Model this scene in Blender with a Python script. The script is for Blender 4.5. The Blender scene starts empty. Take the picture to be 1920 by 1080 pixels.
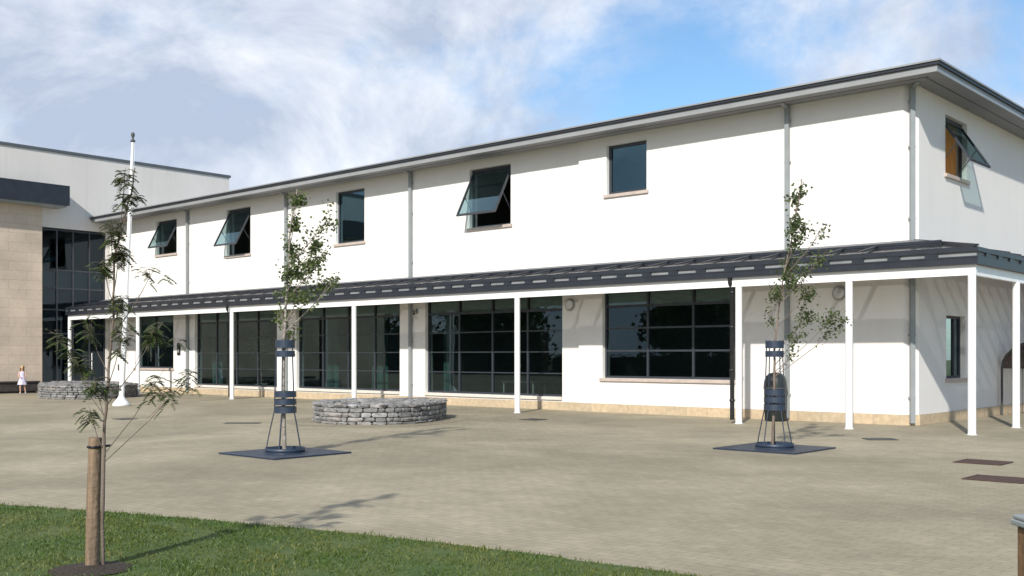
import bpy, math, random
from mathutils import Vector, Matrix, noise
random.seed(11)
R = math.radians
scene = bpy.context.scene
COL = scene.collection

# ------------------------------------------------------------------ helpers
class MB:
    """collects geometry and links it as one mesh object"""
    def __init__(s): s.v = []; s.f = []; s.sm = []
    def add(s, vs, fs, smooth=False):
        n = len(s.v); s.v += [tuple(v) for v in vs]
        s.f += [tuple(i + n for i in f) for f in fs]; s.sm += [smooth] * len(fs)
        return s
    def quad(s, a, b, c, d): return s.add([a, b, c, d], [(0, 1, 2, 3)])
    def box(s, x0, x1, y0, y1, z0, z1):
        return s.add([(x0,y0,z0),(x1,y0,z0),(x1,y1,z0),(x0,y1,z0),(x0,y0,z1),(x1,y0,z1),(x1,y1,z1),(x0,y1,z1)],
                     [(0,3,2,1),(4,5,6,7),(0,1,5,4),(1,2,6,5),(2,3,7,6),(3,0,4,7)])
    def bar(s, p, q, w, h, up=(0,0,1)):
        """rectangular bar from p to q, w wide sideways, h high"""
        p = Vector(p); q = Vector(q); d = (q - p).normalized(); up = Vector(up)
        sd = d.cross(up).normalized(); u = sd.cross(d).normalized()
        c = []
        for o in (p, q):
            for a, b in ((-1,-1),(1,-1),(1,1),(-1,1)): c.append(o + sd*a*w/2 + u*b*h/2)
        return s.add(c, [(0,3,2,1),(4,5,6,7),(0,1,5,4),(1,2,6,5),(2,3,7,6),(3,0,4,7)])
    def tube(s, pts, rad, n=10, cap=True, smooth=True):
        pts = [Vector(p) for p in pts]
        if not isinstance(rad, (list, tuple)): rad = [rad]*len(pts)
        rings = []; ref = None
        for i, p in enumerate(pts):
            d = (pts[min(i+1, len(pts)-1)] - pts[max(i-1, 0)]).normalized()
            if ref is None: ref = Vector((1,0,0)) if abs(d.x) < .9 else Vector((0,1,0))
            a = (ref - d*ref.dot(d)).normalized(); ref = a; b = d.cross(a)
            rings.append([p + (a*math.cos(2*math.pi*k/n) + b*math.sin(2*math.pi*k/n))*rad[i] for k in range(n)])
        vs = [v for r in rings for v in r]; fs = []
        for i in range(len(pts)-1):
            for k in range(n): fs.append((i*n+k, i*n+(k+1)%n, (i+1)*n+(k+1)%n, (i+1)*n+k))
        s.add(vs, fs, smooth)
        if cap:
            s.add(rings[0], [tuple(range(n-1,-1,-1))]); s.add(rings[-1], [tuple(range(n))])
        return s
    def lathe(s, prof, c=(0,0,0), n=20, smooth=True, **k_):
        vs = [(c[0]+r*math.cos(2*math.pi*k/n), c[1]+r*math.sin(2*math.pi*k/n), c[2]+z) for r, z in prof for k in range(n)]
        fs = [(i*n+k, i*n+(k+1)%n, (i+1)*n+(k+1)%n, (i+1)*n+k) for i in range(len(prof)-1) for k in range(n)]
        return s.add(vs, fs, smooth)
    def build(s, name, m, parent=None):
        me = bpy.data.meshes.new(name); me.from_pydata(s.v, [], s.f); me.update()
        me.polygons.foreach_set('use_smooth', s.sm)
        me.materials.append(m)
        o = bpy.data.objects.new(name, me); COL.objects.link(o)
        if parent: o.parent = parent
        return o

def tag(o, label=None, cat=None, group=None, kind=None):
    if label: o['label'] = label
    if cat: o['category'] = cat
    if group: o['group'] = group
    if kind: o['kind'] = kind
    return o
def thing(name, label, cat, loc=(0,0,0), rz=0, group=None):
    o = bpy.data.objects.new(name, None); COL.objects.link(o)
    o.empty_display_size = .2
    o.location = loc; o.rotation_euler = (0,0,rz)
    return tag(o, label, cat, group)
def bevel(o, w=.01, seg=2):
    m = o.modifiers.new('bevel', 'BEVEL'); m.width = w; m.segments = seg; m.limit_method = 'ANGLE'; m.angle_limit = R(40); return o
def copy_tree(o, parent=None):
    c = o.copy(); COL.objects.link(c)
    if parent: c.parent = parent
    for ch in list(o.children): copy_tree(ch, c)
    return c

# ------------------------------------------------------------------ materials
def mat(name, base, rough=.7, metal=0, var=None, vscale=3, bump=0, bscale=40, spec=.5, detail=6, stretch=(1,1,1), streak=0):
    m = bpy.data.materials.new(name); m.use_nodes = True
    nt = m.node_tree; N = nt.nodes; L = nt.links; b = N['Principled BSDF']
    b.inputs['Base Color'].default_value = (*base, 1); b.inputs['Roughness'].default_value = rough
    b.inputs['Metallic'].default_value = metal; b.inputs['Specular IOR Level'].default_value = spec
    tc = N.new('ShaderNodeTexCoord')
    if var:
        mp = N.new('ShaderNodeMapping'); mp.inputs['Scale'].default_value = stretch; L.new(tc.outputs['Object'], mp.inputs['Vector'])
        n = N.new('ShaderNodeTexNoise'); n.inputs['Scale'].default_value = vscale; n.inputs['Detail'].default_value = detail
        L.new(mp.outputs[0], n.inputs['Vector'])
        cr = N.new('ShaderNodeValToRGB'); cr.color_ramp.elements[0].position = .35; cr.color_ramp.elements[1].position = .65
        cr.color_ramp.elements[0].color = (*base, 1); cr.color_ramp.elements[1].color = (*var, 1)
        L.new(n.outputs['Fac'], cr.inputs['Fac']); out = cr.outputs['Color']
        if streak:
            mp2 = N.new('ShaderNodeMapping'); mp2.inputs['Scale'].default_value = (1.6, 1.6, .12); L.new(tc.outputs['Object'], mp2.inputs['Vector'])
            n2 = N.new('ShaderNodeTexNoise'); n2.inputs['Scale'].default_value = 2.2; n2.inputs['Detail'].default_value = 8; L.new(mp2.outputs[0], n2.inputs['Vector'])
            mr = N.new('ShaderNodeMapRange'); mr.inputs[1].default_value = .5; mr.inputs[2].default_value = .75; mr.inputs[3].default_value = 0; mr.inputs[4].default_value = streak
            L.new(n2.outputs['Fac'], mr.inputs[0])
            mx = N.new('ShaderNodeMixRGB'); mx.inputs[2].default_value = (base[0]*.6, base[1]*.6, base[2]*.57, 1)
            L.new(mr.outputs[0], mx.inputs[0]); L.new(out, mx.inputs[1]); out = mx.outputs[0]
        L.new(out, b.inputs['Base Color'])
    if bump:
        n3 = N.new('ShaderNodeTexNoise'); n3.inputs['Scale'].default_value = bscale; n3.inputs['Detail'].default_value = 5
        L.new(tc.outputs['Object'], n3.inputs['Vector'])
        bp = N.new('ShaderNodeBump'); bp.inputs['Strength'].default_value = bump; bp.inputs['Distance'].default_value = .02
        L.new(n3.outputs['Fac'], bp.inputs['Height']); L.new(bp.outputs[0], b.inputs['Normal'])
    return m

def glass_mat(name, tint, gloss=1.0, rough=.01, ior=1.5, wob=.0, refl=(1,1,1)):
    m = bpy.data.materials.new(name); m.use_nodes = True
    nt = m.node_tree; N = nt.nodes; L = nt.links; N.remove(N['Principled BSDF'])
    tr = N.new('ShaderNodeBsdfTransparent'); tr.inputs[0].default_value = (*tint, 1)
    gl = N.new('ShaderNodeBsdfGlossy'); gl.inputs['Roughness'].default_value = rough; gl.inputs[0].default_value = (*refl, 1)
    fr = N.new('ShaderNodeFresnel'); fr.inputs[0].default_value = ior
    mu = N.new('ShaderNodeMath'); mu.operation = 'MULTIPLY'; mu.inputs[1].default_value = gloss; mu.use_clamp = True
    L.new(fr.outputs[0], mu.inputs[0]); mx = N.new('ShaderNodeMixShader')
    L.new(mu.outputs[0], mx.inputs[0]); L.new(tr.outputs[0], mx.inputs[1]); L.new(gl.outputs[0], mx.inputs[2])
    if wob:
        tc = N.new('ShaderNodeTexCoord'); n = N.new('ShaderNodeTexNoise'); n.inputs['Scale'].default_value = .9; n.inputs['Detail'].default_value = 1
        L.new(tc.outputs['Object'], n.inputs['Vector']); bp = N.new('ShaderNodeBump'); bp.inputs['Strength'].default_value = wob; bp.inputs['Distance'].default_value = .05
        L.new(n.outputs['Fac'], bp.inputs['Height']); L.new(bp.outputs[0], gl.inputs['Normal']); L.new(bp.outputs[0], fr.inputs['Normal'])
    L.new(mx.outputs[0], N['Material Output'].inputs['Surface'])
    return m

def brick_mat(name, c1, c2, mortar, bw, bh, msize, rough=.8, plane='xy', bump=.3, large=None, offs=.5, nz_=(.86,1.12)):
    m = bpy.data.materials.new(name); m.use_nodes = True
    nt = m.node_tree; N = nt.nodes; L = nt.links; b = N['Principled BSDF']; b.inputs['Roughness'].default_value = rough
    b.inputs['Specular IOR Level'].default_value = .25
    tc = N.new('ShaderNodeTexCoord'); src = tc.outputs['Object']
    if plane != 'xy':
        sp = N.new('ShaderNodeSeparateXYZ'); cb = N.new('ShaderNodeCombineXYZ'); L.new(src, sp.inputs[0])
        if plane == 'xz': L.new(sp.outputs[0], cb.inputs[0])
        else: L.new(sp.outputs[1], cb.inputs[0])
        L.new(sp.outputs[2], cb.inputs[1]); src = cb.outputs[0]
    br = N.new('ShaderNodeTexBrick'); br.offset = offs
    br.inputs['Scale'].default_value = 1; br.inputs['Brick Width'].default_value = bw; br.inputs['Row Height'].default_value = bh
    br.inputs['Mortar Size'].default_value = msize; br.inputs['Mortar Smooth'].default_value = .3
    br.inputs['Color1'].default_value = (*c1, 1); br.inputs['Color2'].default_value = (*c2, 1); br.inputs['Mortar'].default_value = (*mortar, 1)
    L.new(src, br.inputs['Vector']); out = br.outputs['Color']
    n = N.new('ShaderNodeTexNoise'); n.inputs['Scale'].default_value = 9; n.inputs['Detail'].default_value = 8; L.new(tc.outputs['Object'], n.inputs['Vector'])
    mr = N.new('ShaderNodeMapRange'); mr.inputs[1].default_value = .3; mr.inputs[2].default_value = .7; mr.inputs[3].default_value = nz_[0]; mr.inputs[4].default_value = nz_[1]
    L.new(n.outputs['Fac'], mr.inputs[0])
    mx = N.new('ShaderNodeVectorMath'); mx.operation = 'SCALE'; L.new(out, mx.inputs[0]); L.new(mr.outputs[0], mx.inputs['Scale']); out = mx.outputs[0]
    if large:
        for sc_, lo, hi, (fr_, to_), dis in large:
            n2 = N.new('ShaderNodeTexNoise'); n2.inputs['Scale'].default_value = sc_; n2.inputs['Detail'].default_value = 7; n2.inputs['Distortion'].default_value = dis
            L.new(tc.outputs['Object'], n2.inputs['Vector'])
            m2 = N.new('ShaderNodeMapRange'); m2.inputs[1].default_value = fr_; m2.inputs[2].default_value = to_; m2.inputs[3].default_value = lo; m2.inputs[4].default_value = hi
            L.new(n2.outputs['Fac'], m2.inputs[0])
            v2 = N.new('ShaderNodeVectorMath'); v2.operation = 'SCALE'; L.new(out, v2.inputs[0]); L.new(m2.outputs[0], v2.inputs['Scale']); out = v2.outputs[0]
    L.new(out, b.inputs['Base Color'])
    bp = N.new('ShaderNodeBump'); bp.inputs['Strength'].default_value = bump; bp.inputs['Distance'].default_value = .006
    ad = N.new('ShaderNodeMath'); ad.operation = 'SUBTRACT'; L.new(n.outputs['Fac'], ad.inputs[0]); L.new(br.outputs['Fac'], ad.inputs[1])
    L.new(ad.outputs[0], bp.inputs['Height']); L.new(bp.outputs[0], b.inputs['Normal'])
    return m

def leaf_mat(name, ca, cb, trans=.35):
    m = bpy.data.materials.new(name); m.use_nodes = True
    nt = m.node_tree; N = nt.nodes; L = nt.links; b = N['Principled BSDF']; b.inputs['Roughness'].default_value = .5
    geo = N.new('ShaderNodeNewGeometry'); mx = N.new('ShaderNodeMixRGB'); mx.inputs[1].default_value = (*ca, 1); mx.inputs[2].default_value = (*cb, 1)
    L.new(geo.outputs['Random Per Island'], mx.inputs[0]); L.new(mx.outputs[0], b.inputs['Base Color'])
    t = N.new('ShaderNodeBsdfTranslucent'); L.new(mx.outputs[0], t.inputs[0])
    ms = N.new('ShaderNodeMixShader'); ms.inputs[0].default_value = trans
    L.new(b.outputs[0], ms.inputs[1]); L.new(t.outputs[0], ms.inputs[2]); L.new(ms.outputs[0], N['Material Output'].inputs['Surface'])
    return m

M = {}
M['render'] = mat('cream_render', (.80,.775,.745), .92, var=(.78,.755,.73), vscale=.7, bump=.5, bscale=120, spec=.15, streak=.06)
M['render_far'] = mat('pale_render', (.68,.645,.61), .9, var=(.64,.605,.57), vscale=.5, bump=.4, bscale=60, spec=.15, streak=.2)
M['base'] = brick_mat('base_stone', (.52,.41,.275), (.44,.355,.245), (.36,.30,.22), .62, .24, .008, plane='xz')
M['base_y'] = brick_mat('base_stone_side', (.52,.41,.275), (.44,.355,.245), (.36,.30,.22), .62, .24, .008, plane='yz')
M['tan'] = brick_mat('tan_stone_cladding', (.56,.465,.37), (.51,.425,.34), (.43,.36,.29), 1.5, .40, .012, nz_=(.95,1.05), plane='yz', large=[(.8,.86,1.1,(.35,.65),0)])
M['sill'] = mat('sandstone_sill', (.50,.42,.37), .8, var=(.42,.35,.31), vscale=6, bump=.2)
M['white_sill'] = mat('pale_sill', (.66,.61,.55), .8, var=(.58,.54,.48), vscale=5, bump=.15)
M['white'] = mat('white_powder_coat', (.82,.82,.83), .35, var=(.77,.77,.77), vscale=3)
M['grey_fascia'] = mat('grey_fascia', (.27,.28,.285), .4, var=(.24,.25,.255), vscale=2)
M['strip'] = mat('lit_gap_grey', (.25,.26,.27), .6, var=(.17,.18,.19), vscale=2)  # grey painted pale for the brightness showing through the canopy edge gaps
M['coping'] = mat('grey_coping', (.10,.11,.125), .5, var=(.08,.09,.10), vscale=2)
M['soffit'] = mat('grey_soffit', (.25,.25,.26), .6, var=(.22,.22,.23), vscale=1.5)
M['dark'] = mat('dark_slate_metal', (.015,.018,.026), .42, var=(.021,.025,.034), vscale=3)
M['black'] = mat('black_plastic', (.010,.011,.013), .35, var=(.016,.017,.02), vscale=8)
M['frame'] = mat('window_frame_grey', (.028,.033,.042), .4, var=(.034,.04,.05), vscale=4)
M['pipe'] = mat('grey_pipe', (.27,.29,.30), .4, var=(.23,.25,.26), vscale=2)
M['roof'] = mat('metal_roof', (.33,.345,.35), .45, metal=.3, var=(.28,.29,.30), vscale=1.5)
M['leadgrey'] = mat('weathered_grey_sheet', (.15,.155,.16), .55, var=(.11,.115,.12), vscale=1.5, stretch=(1,4,1))
M['glass'] = glass_mat('tinted_glass', (.52,.68,.66), gloss=1.6, wob=.03, refl=(.72,.95,1))
M['darkglass'] = glass_mat('dark_entrance_glass', (.28,.36,.38), gloss=1.0, wob=.03, refl=(.6,.8,1))
M['upglass'] = glass_mat('upper_glass', (.30,.48,.52), gloss=3.0, wob=.04, refl=(.50,.85,1))
M['sashglass'] = glass_mat('sash_glass', (.30,.42,.42), gloss=.22, wob=.02, refl=(.6,.9,1))
M['cglass'] = glass_mat('canopy_glazing', (.80,.83,.82), gloss=.9, rough=.12)
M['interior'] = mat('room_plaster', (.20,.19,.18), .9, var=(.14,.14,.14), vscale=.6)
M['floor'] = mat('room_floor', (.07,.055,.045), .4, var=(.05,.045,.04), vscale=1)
M['blind'] = mat('brown_grey_blind', (.78,.62,.58), .8, var=(.55,.45,.42), vscale=3, stretch=(1,1,12))
M['curtain'] = mat('ochre_curtain', (.85,.36,.10), .9, var=(.65,.25,.07), vscale=4, stretch=(6,6,.4))
M['teal'] = mat('teal_curtain', (.06,.12,.115), .9, var=(.04,.08,.08), vscale=5, stretch=(8,8,.3))
M['greyblue'] = mat('blue_grey_metal', (.018,.030,.055), .45, metal=.1, var=(.028,.042,.07), vscale=9)
M['bark'] = mat('young_bark', (.13,.095,.075), .85, var=(.20,.16,.13), vscale=14, bump=.4, bscale=60, stretch=(1,1,.3))
M['palebark'] = mat('pale_bark', (.34,.31,.27), .8, var=(.16,.13,.11), vscale=12, bump=.3, bscale=60, stretch=(1,1,2.5))
M['stake'] = mat('weathered_timber', (.26,.18,.115), .9, var=(.15,.105,.07), vscale=9, bump=.6, bscale=30, stretch=(4,4,.35))
M['boll'] = mat('brown_timber', (.22,.12,.055), .75, var=(.13,.07,.035), vscale=7, bump=.4, bscale=30, stretch=(4,4,.4))
M['stone'] = mat('rubble_stone', (.22,.21,.20), .9, var=(.12,.12,.115), vscale=5, bump=.7, bscale=30)
M['mortar'] = mat('rubble_mortar', (.12,.115,.105), .95, var=(.08,.078,.07), vscale=8, bump=.4)
M['darkstone'] = mat('dark_bench_stone', (.03,.027,.026), .8, var=(.05,.045,.042), vscale=6, bump=.3)
M['rust'] = mat('rusty_cast_iron', (.085,.045,.032), .8, var=(.05,.03,.025), vscale=12, bump=.5, bscale=60)
M['iron'] = mat('grey_cast_iron', (.07,.072,.07), .6, var=(.05,.052,.05), vscale=12, bump=.5, bscale=60)
M['bin'] = mat('dark_green_plastic', (.008,.013,.013), .5, var=(.012,.018,.018), vscale=5)
M['leaf_birch'] = leaf_mat('birch_leaf', (.045,.075,.020), (.13,.17,.050))
M['leaf_birch_dark'] = leaf_mat('birch_leaf_dark', (.038,.062,.020), (.11,.145,.045))
M['leaf_rowan'] = leaf_mat('rowan_leaf', (.038,.062,.018), (.10,.145,.035))
M['leaf_far'] = leaf_mat('far_leaf', (.03,.055,.015), (.06,.10,.025))
M['grassblade'] = leaf_mat('grass_blade', (.055,.105,.015), (.13,.19,.03), .3)
def patchy(m, c1, c2):
    nt=m.node_tree; N=nt.nodes; L=nt.links; mx=[n for n in N if n.type=='MIX_RGB'][0]
    tc=N.new('ShaderNodeTexCoord'); n=N.new('ShaderNodeTexNoise'); n.inputs['Scale'].default_value=1.3; n.inputs['Detail'].default_value=5; L.new(tc.outputs['Object'],n.inputs['Vector'])
    mr=N.new('ShaderNodeMapRange'); mr.inputs[1].default_value=.38; mr.inputs[2].default_value=.62; L.new(n.outputs['Fac'],mr.inputs[0])
    m2=N.new('ShaderNodeMixRGB'); m2.inputs[1].default_value=(*c1,1); m2.inputs[2].default_value=(*c2,1); L.new(mr.outputs[0],m2.inputs[0]); L.new(m2.outputs[0],mx.inputs[2])
patchy(M['grassblade'], (.085,.15,.018), (.23,.21,.055))
M['soil'] = mat('dark_mulch', (.030,.022,.015), 1, var=(.055,.04,.028), vscale=25, bump=1, bscale=60)
M['skin'] = mat('skin', (.62,.38,.29), .55, var=(.58,.34,.26), vscale=20)
M['dress'] = mat('white_lilac_dress', (.62,.60,.68), .85, var=(.42,.40,.55), vscale=11)
M['hair'] = mat('blonde_hair', (.45,.34,.17), .6, var=(.33,.24,.11), vscale=30, stretch=(6,6,.6))
M['maroon'] = mat('maroon_brick', (.16,.06,.07), .8, var=(.10,.045,.055), vscale=4, stretch=(1,1,6))
M['lampglass'] = mat('opal_diffuser', (.62,.62,.62), .4, var=(.55,.55,.56), vscale=10)
M['polycarb'] = glass_mat('clear_shelter_sheet', (.62,.64,.67), gloss=1.2, rough=.1)
M['lawnbase'] = mat('lawn_soil', (.045,.085,.014), 1, var=(.085,.115,.028), vscale=1.6, bump=.8, bscale=40, detail=9)
M['field'] = mat('field_grass', (.05,.085,.02), 1, var=(.08,.11,.03), vscale=.1)
M['paving'] = brick_mat('block_paving', (.352,.307,.215), (.322,.282,.20), (.25,.22,.158), .21, .105, .006, plane='xy', bump=.2, nz_=(.91,1.07),
        large=[(.16,.82,1.08,(.38,.62),1.2), (.75,.90,1.06,(.36,.64),.6), (3.2,.95,1.04,(.4,.62),0)])
M['slabring'] = brick_mat('dark_setts', (.30,.26,.185), (.26,.228,.165), (.22,.19,.14), .11, .11, .006, plane='xy', bump=.35, large=[(.8,.85,1.1,(.36,.64),.6)])

# ------------------------------------------------------------------ ground
struct = lambda o: tag(o, kind='structure')
g = MB(); g.quad((-400,-400,-.012), (400,-400,-.012), (400,400,-.012), (-400,400,-.012)); struct(g.build('ground', M['field']))
g = MB(); g.quad((-60,-40,0), (45,-40,0), (45,45,0), (-60,45,0)); struct(g.build('paving', M['paving']))
edge = [(-22,-27.5), (-14,-23.6), (-8,-21.1), (-4.5,-19.6), (-2.32,-18.72), (-1.35,-18.34), (.23,-17.83), (1.95,-17.36), (3.51,-17.10), (4.8,-16.95), (7,-16.85), (10,-17.0), (16,-17.9), (26,-20.5)]
fine = []
for (ax, ay), (bx_, by_) in zip(edge[:-1], edge[1:]):
    k = max(2, int(math.hypot(bx_-ax, by_-ay)/.12))
    for i in range(k):
        t = i/k; x = ax+(bx_-ax)*t; y = ay+(by_-ay)*t
        fine.append((x, y + .035*noise.noise(Vector((x*2.2, y*2.2, 0))) + .03*noise.noise(Vector((x*7, y*7, 0)))))
fine.append(edge[-1])
def edge_y(x):
    for (ax, ay), (bx_, by_) in zip(edge[:-1], edge[1:]):
        if ax <= x <= bx_: return ay + (by_-ay)*(x-ax)/(bx_-ax)
    return -99
g = MB()
for (ax, ay), (bx_, by_) in zip(fine[:-1], fine[1:]):
    g.quad((ax,-40,.022), (bx_,-40,.022), (bx_,by_,.022), (ax,ay,.022))
    g.quad((ax,ay,.022), (bx_,by_,.022), (bx_,by_+.03,-.002), (ax,ay+.03,-.002))
struct(g.build('lawn', M['lawnbase']))
# grass blades where the lawn is close enough to show them
g = MB()
rnd = random.Random(5)
n = 0
while n < 52000:
    x = rnd.uniform(-3.2, 8.2); ey = edge_y(x); y = ey - abs(rnd.random())**1.1*3.6 + rnd.uniform(-.02,.04)
    # keep to what lies in or near the view
    fx, fy = x-8.78, y+23.22
    Z = -fx*.6665 + fy*.7455; X = fx*.7455 + fy*.6667
    if Z < 5.2 or X/Z < -.56 or X/Z > .30: n += .2; continue
    if math.hypot(x-1.56, (y+19.66)) < .27*(.8+.3*noise.noise(Vector((x*4,y*4,2)))): continue
    den = noise.noise(Vector((x*1.1, y*1.1, 4)))
    if noise.noise(Vector((x*2.6, y*2.6, 9))) > .32 and rnd.random() < .75: n += .3; continue
    h = rnd.uniform(.014,.034)*(1+.5*den)*(1.7 if rnd.random()<.04 else 1); w = rnd.uniform(.003,.0055); a = rnd.uniform(0, 6.283); l = rnd.uniform(.0,.035)
    dx, dy = math.cos(a)*w, math.sin(a)*w; b_ = rnd.uniform(0,6.283); lx, ly = math.cos(b_)*l, math.sin(b_)*l
    g.add([(x-dx,y-dy,.018),(x+dx,y+dy,.018),(x+dx*.6+lx*.4,y+dy*.6+ly*.4,.018+h*.6),(x+lx,y+ly,.018+h)], [(0,1,2,3)])
    n += 1
tag(g.build('grass', M['grassblade']), kind='stuff')
g = MB()   # mulch patch at the staked tree
ring = []
for k in range(40):
    a = k/40*6.283; r = .28*(1+.12*noise.noise(Vector((math.cos(a)*2, math.sin(a)*2, 3))))
    ring.append((1.56+r*math.cos(a), -19.66+r*math.sin(a), .03))
g.add(ring+[(1.56,-19.66,.055)], [(k,(k+1)%40,40) for k in range(40)])
struct(g.build('mulch', M['soil']))
# apron of darker setts round the planter and a few worn strips
def smooth_loop(pts, it=3):
    for _ in range(it):
        q = []
        for i in range(len(pts)):
            a = pts[i]; b = pts[(i+1) % len(pts)]
            q += [(a[0]*.75+b[0]*.25, a[1]*.75+b[1]*.25), (a[0]*.25+b[0]*.75, a[1]*.25+b[1]*.75)]
        pts = q
    return pts
plan1 = [(-10.47+(x+11.1)*.72, -6.36+(y+6.0)*.74) for x, y in [(-11.4,-8.55), (-10.0,-8.45), (-8.75,-7.3), (-9.1,-5.6), (-10.55,-3.6), (-11.6,-3.1), (-13.7,-4.9), (-13.2,-7.3)]]
c1 = (-10.5,-6.35)
apron = smooth_loop([(c1[0]+(x-c1[0])*1.42, c1[1]+(y-c1[1])*1.42) for x, y in plan1])
g = MB(); g.add([(x,y,.004) for x,y in apron], [tuple(range(len(apron)))]); struct(g.build('sett_apron', M['slabring']))

# ------------------------------------------------------------------ main building
B = thing('school_building', 'long two storey cream rendered building with dark framed windows and a shallow overhanging roof', 'building', (0,0,0))
L0 = -36.75
def wall_panel(mb, us, zs, holes, fn, th):
    """us/zs range, holes [(u0,u1,z0,z1)], fn(u,d,z) -> point; d = depth inwards"""
    U = sorted(set([us[0], us[1]] + [h[i] for h in holes for i in (0,1)])); Zs = sorted(set([zs[0], zs[1]] + [h[i] for h in holes for i in (2,3)]))
    for i in range(len(U)-1):
        for j in range(len(Zs)-1):
            uc = (U[i]+U[i+1])/2; zc = (Zs[j]+Zs[j+1])/2
            if any(h[0]<uc<h[1] and h[2]<zc<h[3] for h in holes): continue
            for d, flip in ((0,0),(th,1)):
                q = [fn(U[i],d,Zs[j]), fn(U[i+1],d,Zs[j]), fn(U[i+1],d,Zs[j+1]), fn(U[i],d,Zs[j+1])]
                mb.quad(*(q[::-1] if flip else q))
    for h in holes + [(us[0],us[1],zs[0],zs[1])]:
        a,b,c,d_ = h
        for (u0,z0,u1,z1) in ((a,c,b,c),(b,c,b,d_),(b,d_,a,d_),(a,d_,a,c)):
            mb.quad(fn(u0,0,z0), fn(u1,0,z1), fn(u1,th,z1), fn(u0,th,z0))

YL = .10     # the part left of the step is recessed a little
XS = -9.45
UPL = [(-32.62,-30.98,5.90,7.34), (-27.25,-25.62,5.52,7.34), (-20.42,-18.86,5.50,7.34), (-13.84,-12.12,5.52,7.34)]
UPR = [(-8.48,-7.15,6.00,7.36)]
GL = [(-34.42,-31.24,1.04,3.34), (-29.58,-23.90,.38,3.44), (-22.70,-17.06,.38,3.44), (-15.84,-10.13,.38,3.44)]
GR = [(-8.62,-4.36,.95,3.36)]
TH = .34
w = MB()
wall_panel(w, (L0,XS), (.24,7.70), UPL+GL, lambda u,d,z: (u,YL+d,z), TH)
wall_panel(w, (XS,-.26), (.24,7.70), UPR+GR, lambda u,d,z: (u,d,z), TH)
EW = [(1.92,3.42,5.86,7.26), (1.98,3.30,1.02,2.52)]
wall_panel(w, (.26,24), (.24,7.70), EW, lambda u,d,z: (-d,u,z), TH)
w.quad((-.26,0,.24), (0,.26,.24), (0,.26,7.7), (-.26,0,7.7))            # chamfered corner
w.quad((-.26,TH,.24), (-TH,.26,.24), (-TH,.26,7.7), (-.26,TH,7.7))
w.box(L0,0-TH,9.3,9.6,.24,.5); w.box(L0,-TH,9.3,9.6,3.3,5.6); w.box(L0,-TH,9.3,9.6,7.4,7.7)
xs = [L0,-34,-31.5,-28.5,-26,-23,-20.2,-19.4,-17.3,-15.2,-14.1,-13.0,-10.9,-9.2,-7,-5.5,-TH]
for i in range(0, len(xs)-1, 2): w.box(xs[i], xs[i+1]-.0, 9.32, 9.58, .5, 3.3)
for i in range(0, len(xs)-1, 2): w.box(xs[i]-.0, min(xs[i+1]+.6,-TH), 9.32, 9.58, 5.6, 7.4)
w.build('wall', M['render'], B)
bc = MB(); bc.box(L0,XS,YL-.025,YL+TH,0,.24); bc.box(XS+.001,-.27,-.025,TH,0,.24)
bc.add([(-.27,-.025,0),(.025,.27,0),(.025,.27,.24),(-.27,-.025,.24),(-.27,.2,0),(-.1,.27,0),(-.1,.27,.24),(-.27,.2,.24)], [(0,1,2,3),(3,2,6,7)])
bc.build('base_course', M['base'], B)
bc = MB(); bc.box(-TH,.025,.275,24,0,.24); bc.build('base_course', M['base_y'], B)

# rooms behind the glass
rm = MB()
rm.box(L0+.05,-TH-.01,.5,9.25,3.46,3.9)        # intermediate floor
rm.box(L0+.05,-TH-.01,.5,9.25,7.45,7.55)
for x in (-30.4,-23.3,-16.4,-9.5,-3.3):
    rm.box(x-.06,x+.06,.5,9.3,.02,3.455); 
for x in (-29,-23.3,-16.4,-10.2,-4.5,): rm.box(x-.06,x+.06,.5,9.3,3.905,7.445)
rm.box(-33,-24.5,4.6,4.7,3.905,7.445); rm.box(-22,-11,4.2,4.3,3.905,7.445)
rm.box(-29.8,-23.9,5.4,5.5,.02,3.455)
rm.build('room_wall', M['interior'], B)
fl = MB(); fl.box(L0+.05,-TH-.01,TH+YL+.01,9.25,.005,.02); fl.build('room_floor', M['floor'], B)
bl = MB()
for a,b,c,d in GL[1:]: bl.box(a+.02,b-.02,YL+.21,YL+.24,d-.52,d+.01)
for a,b,c,d in GR: bl.box(a+.02,b-.02,.21,.24,d-.44,d+.01)
for a,b,c,d in GL[:1]: bl.box(a+.02,b-.02,YL+.30,YL+.33,d-.4,d+.01)
bl.build('blind', M['blind'], B)
cu = MB()
def folds(mb, x0, x1, y, z0, z1, amp=.05, horiz=True):
    k = max(8, int(abs(x1-x0)/.04))
    pts = [(x0+(x1-x0)*i/k, y+amp*math.sin(i*1.9)) for i in range(k+1)]
    for (a, b), (c, d) in zip(pts[:-1], pts[1:]):
        if horiz: mb.quad((a,b,z0),(c,d,z0),(c,d,z1),(a,b,z1))
        else: mb.quad((b,a,z0),(d,c,z0),(d,c,z1),(b,a,z1))
for a_,b_,y_ in ((-29.3,-28.6,.75),(-19.4,-18.5,.9),(-21.9,-21.3,.9),(-15.6,-15.35,.7)):
    cu = MB(); folds(cu, a_, b_, y_, .1, 3.3); cu.build('curtain', M['teal'], B)
cu = MB(); folds(cu, 1.935, 3.405, -.255, 5.87, 7.25, .02, False); tag(cu.build('curtain', M['curtain'], B), 'ochre brown curtain inside the end window')
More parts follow.
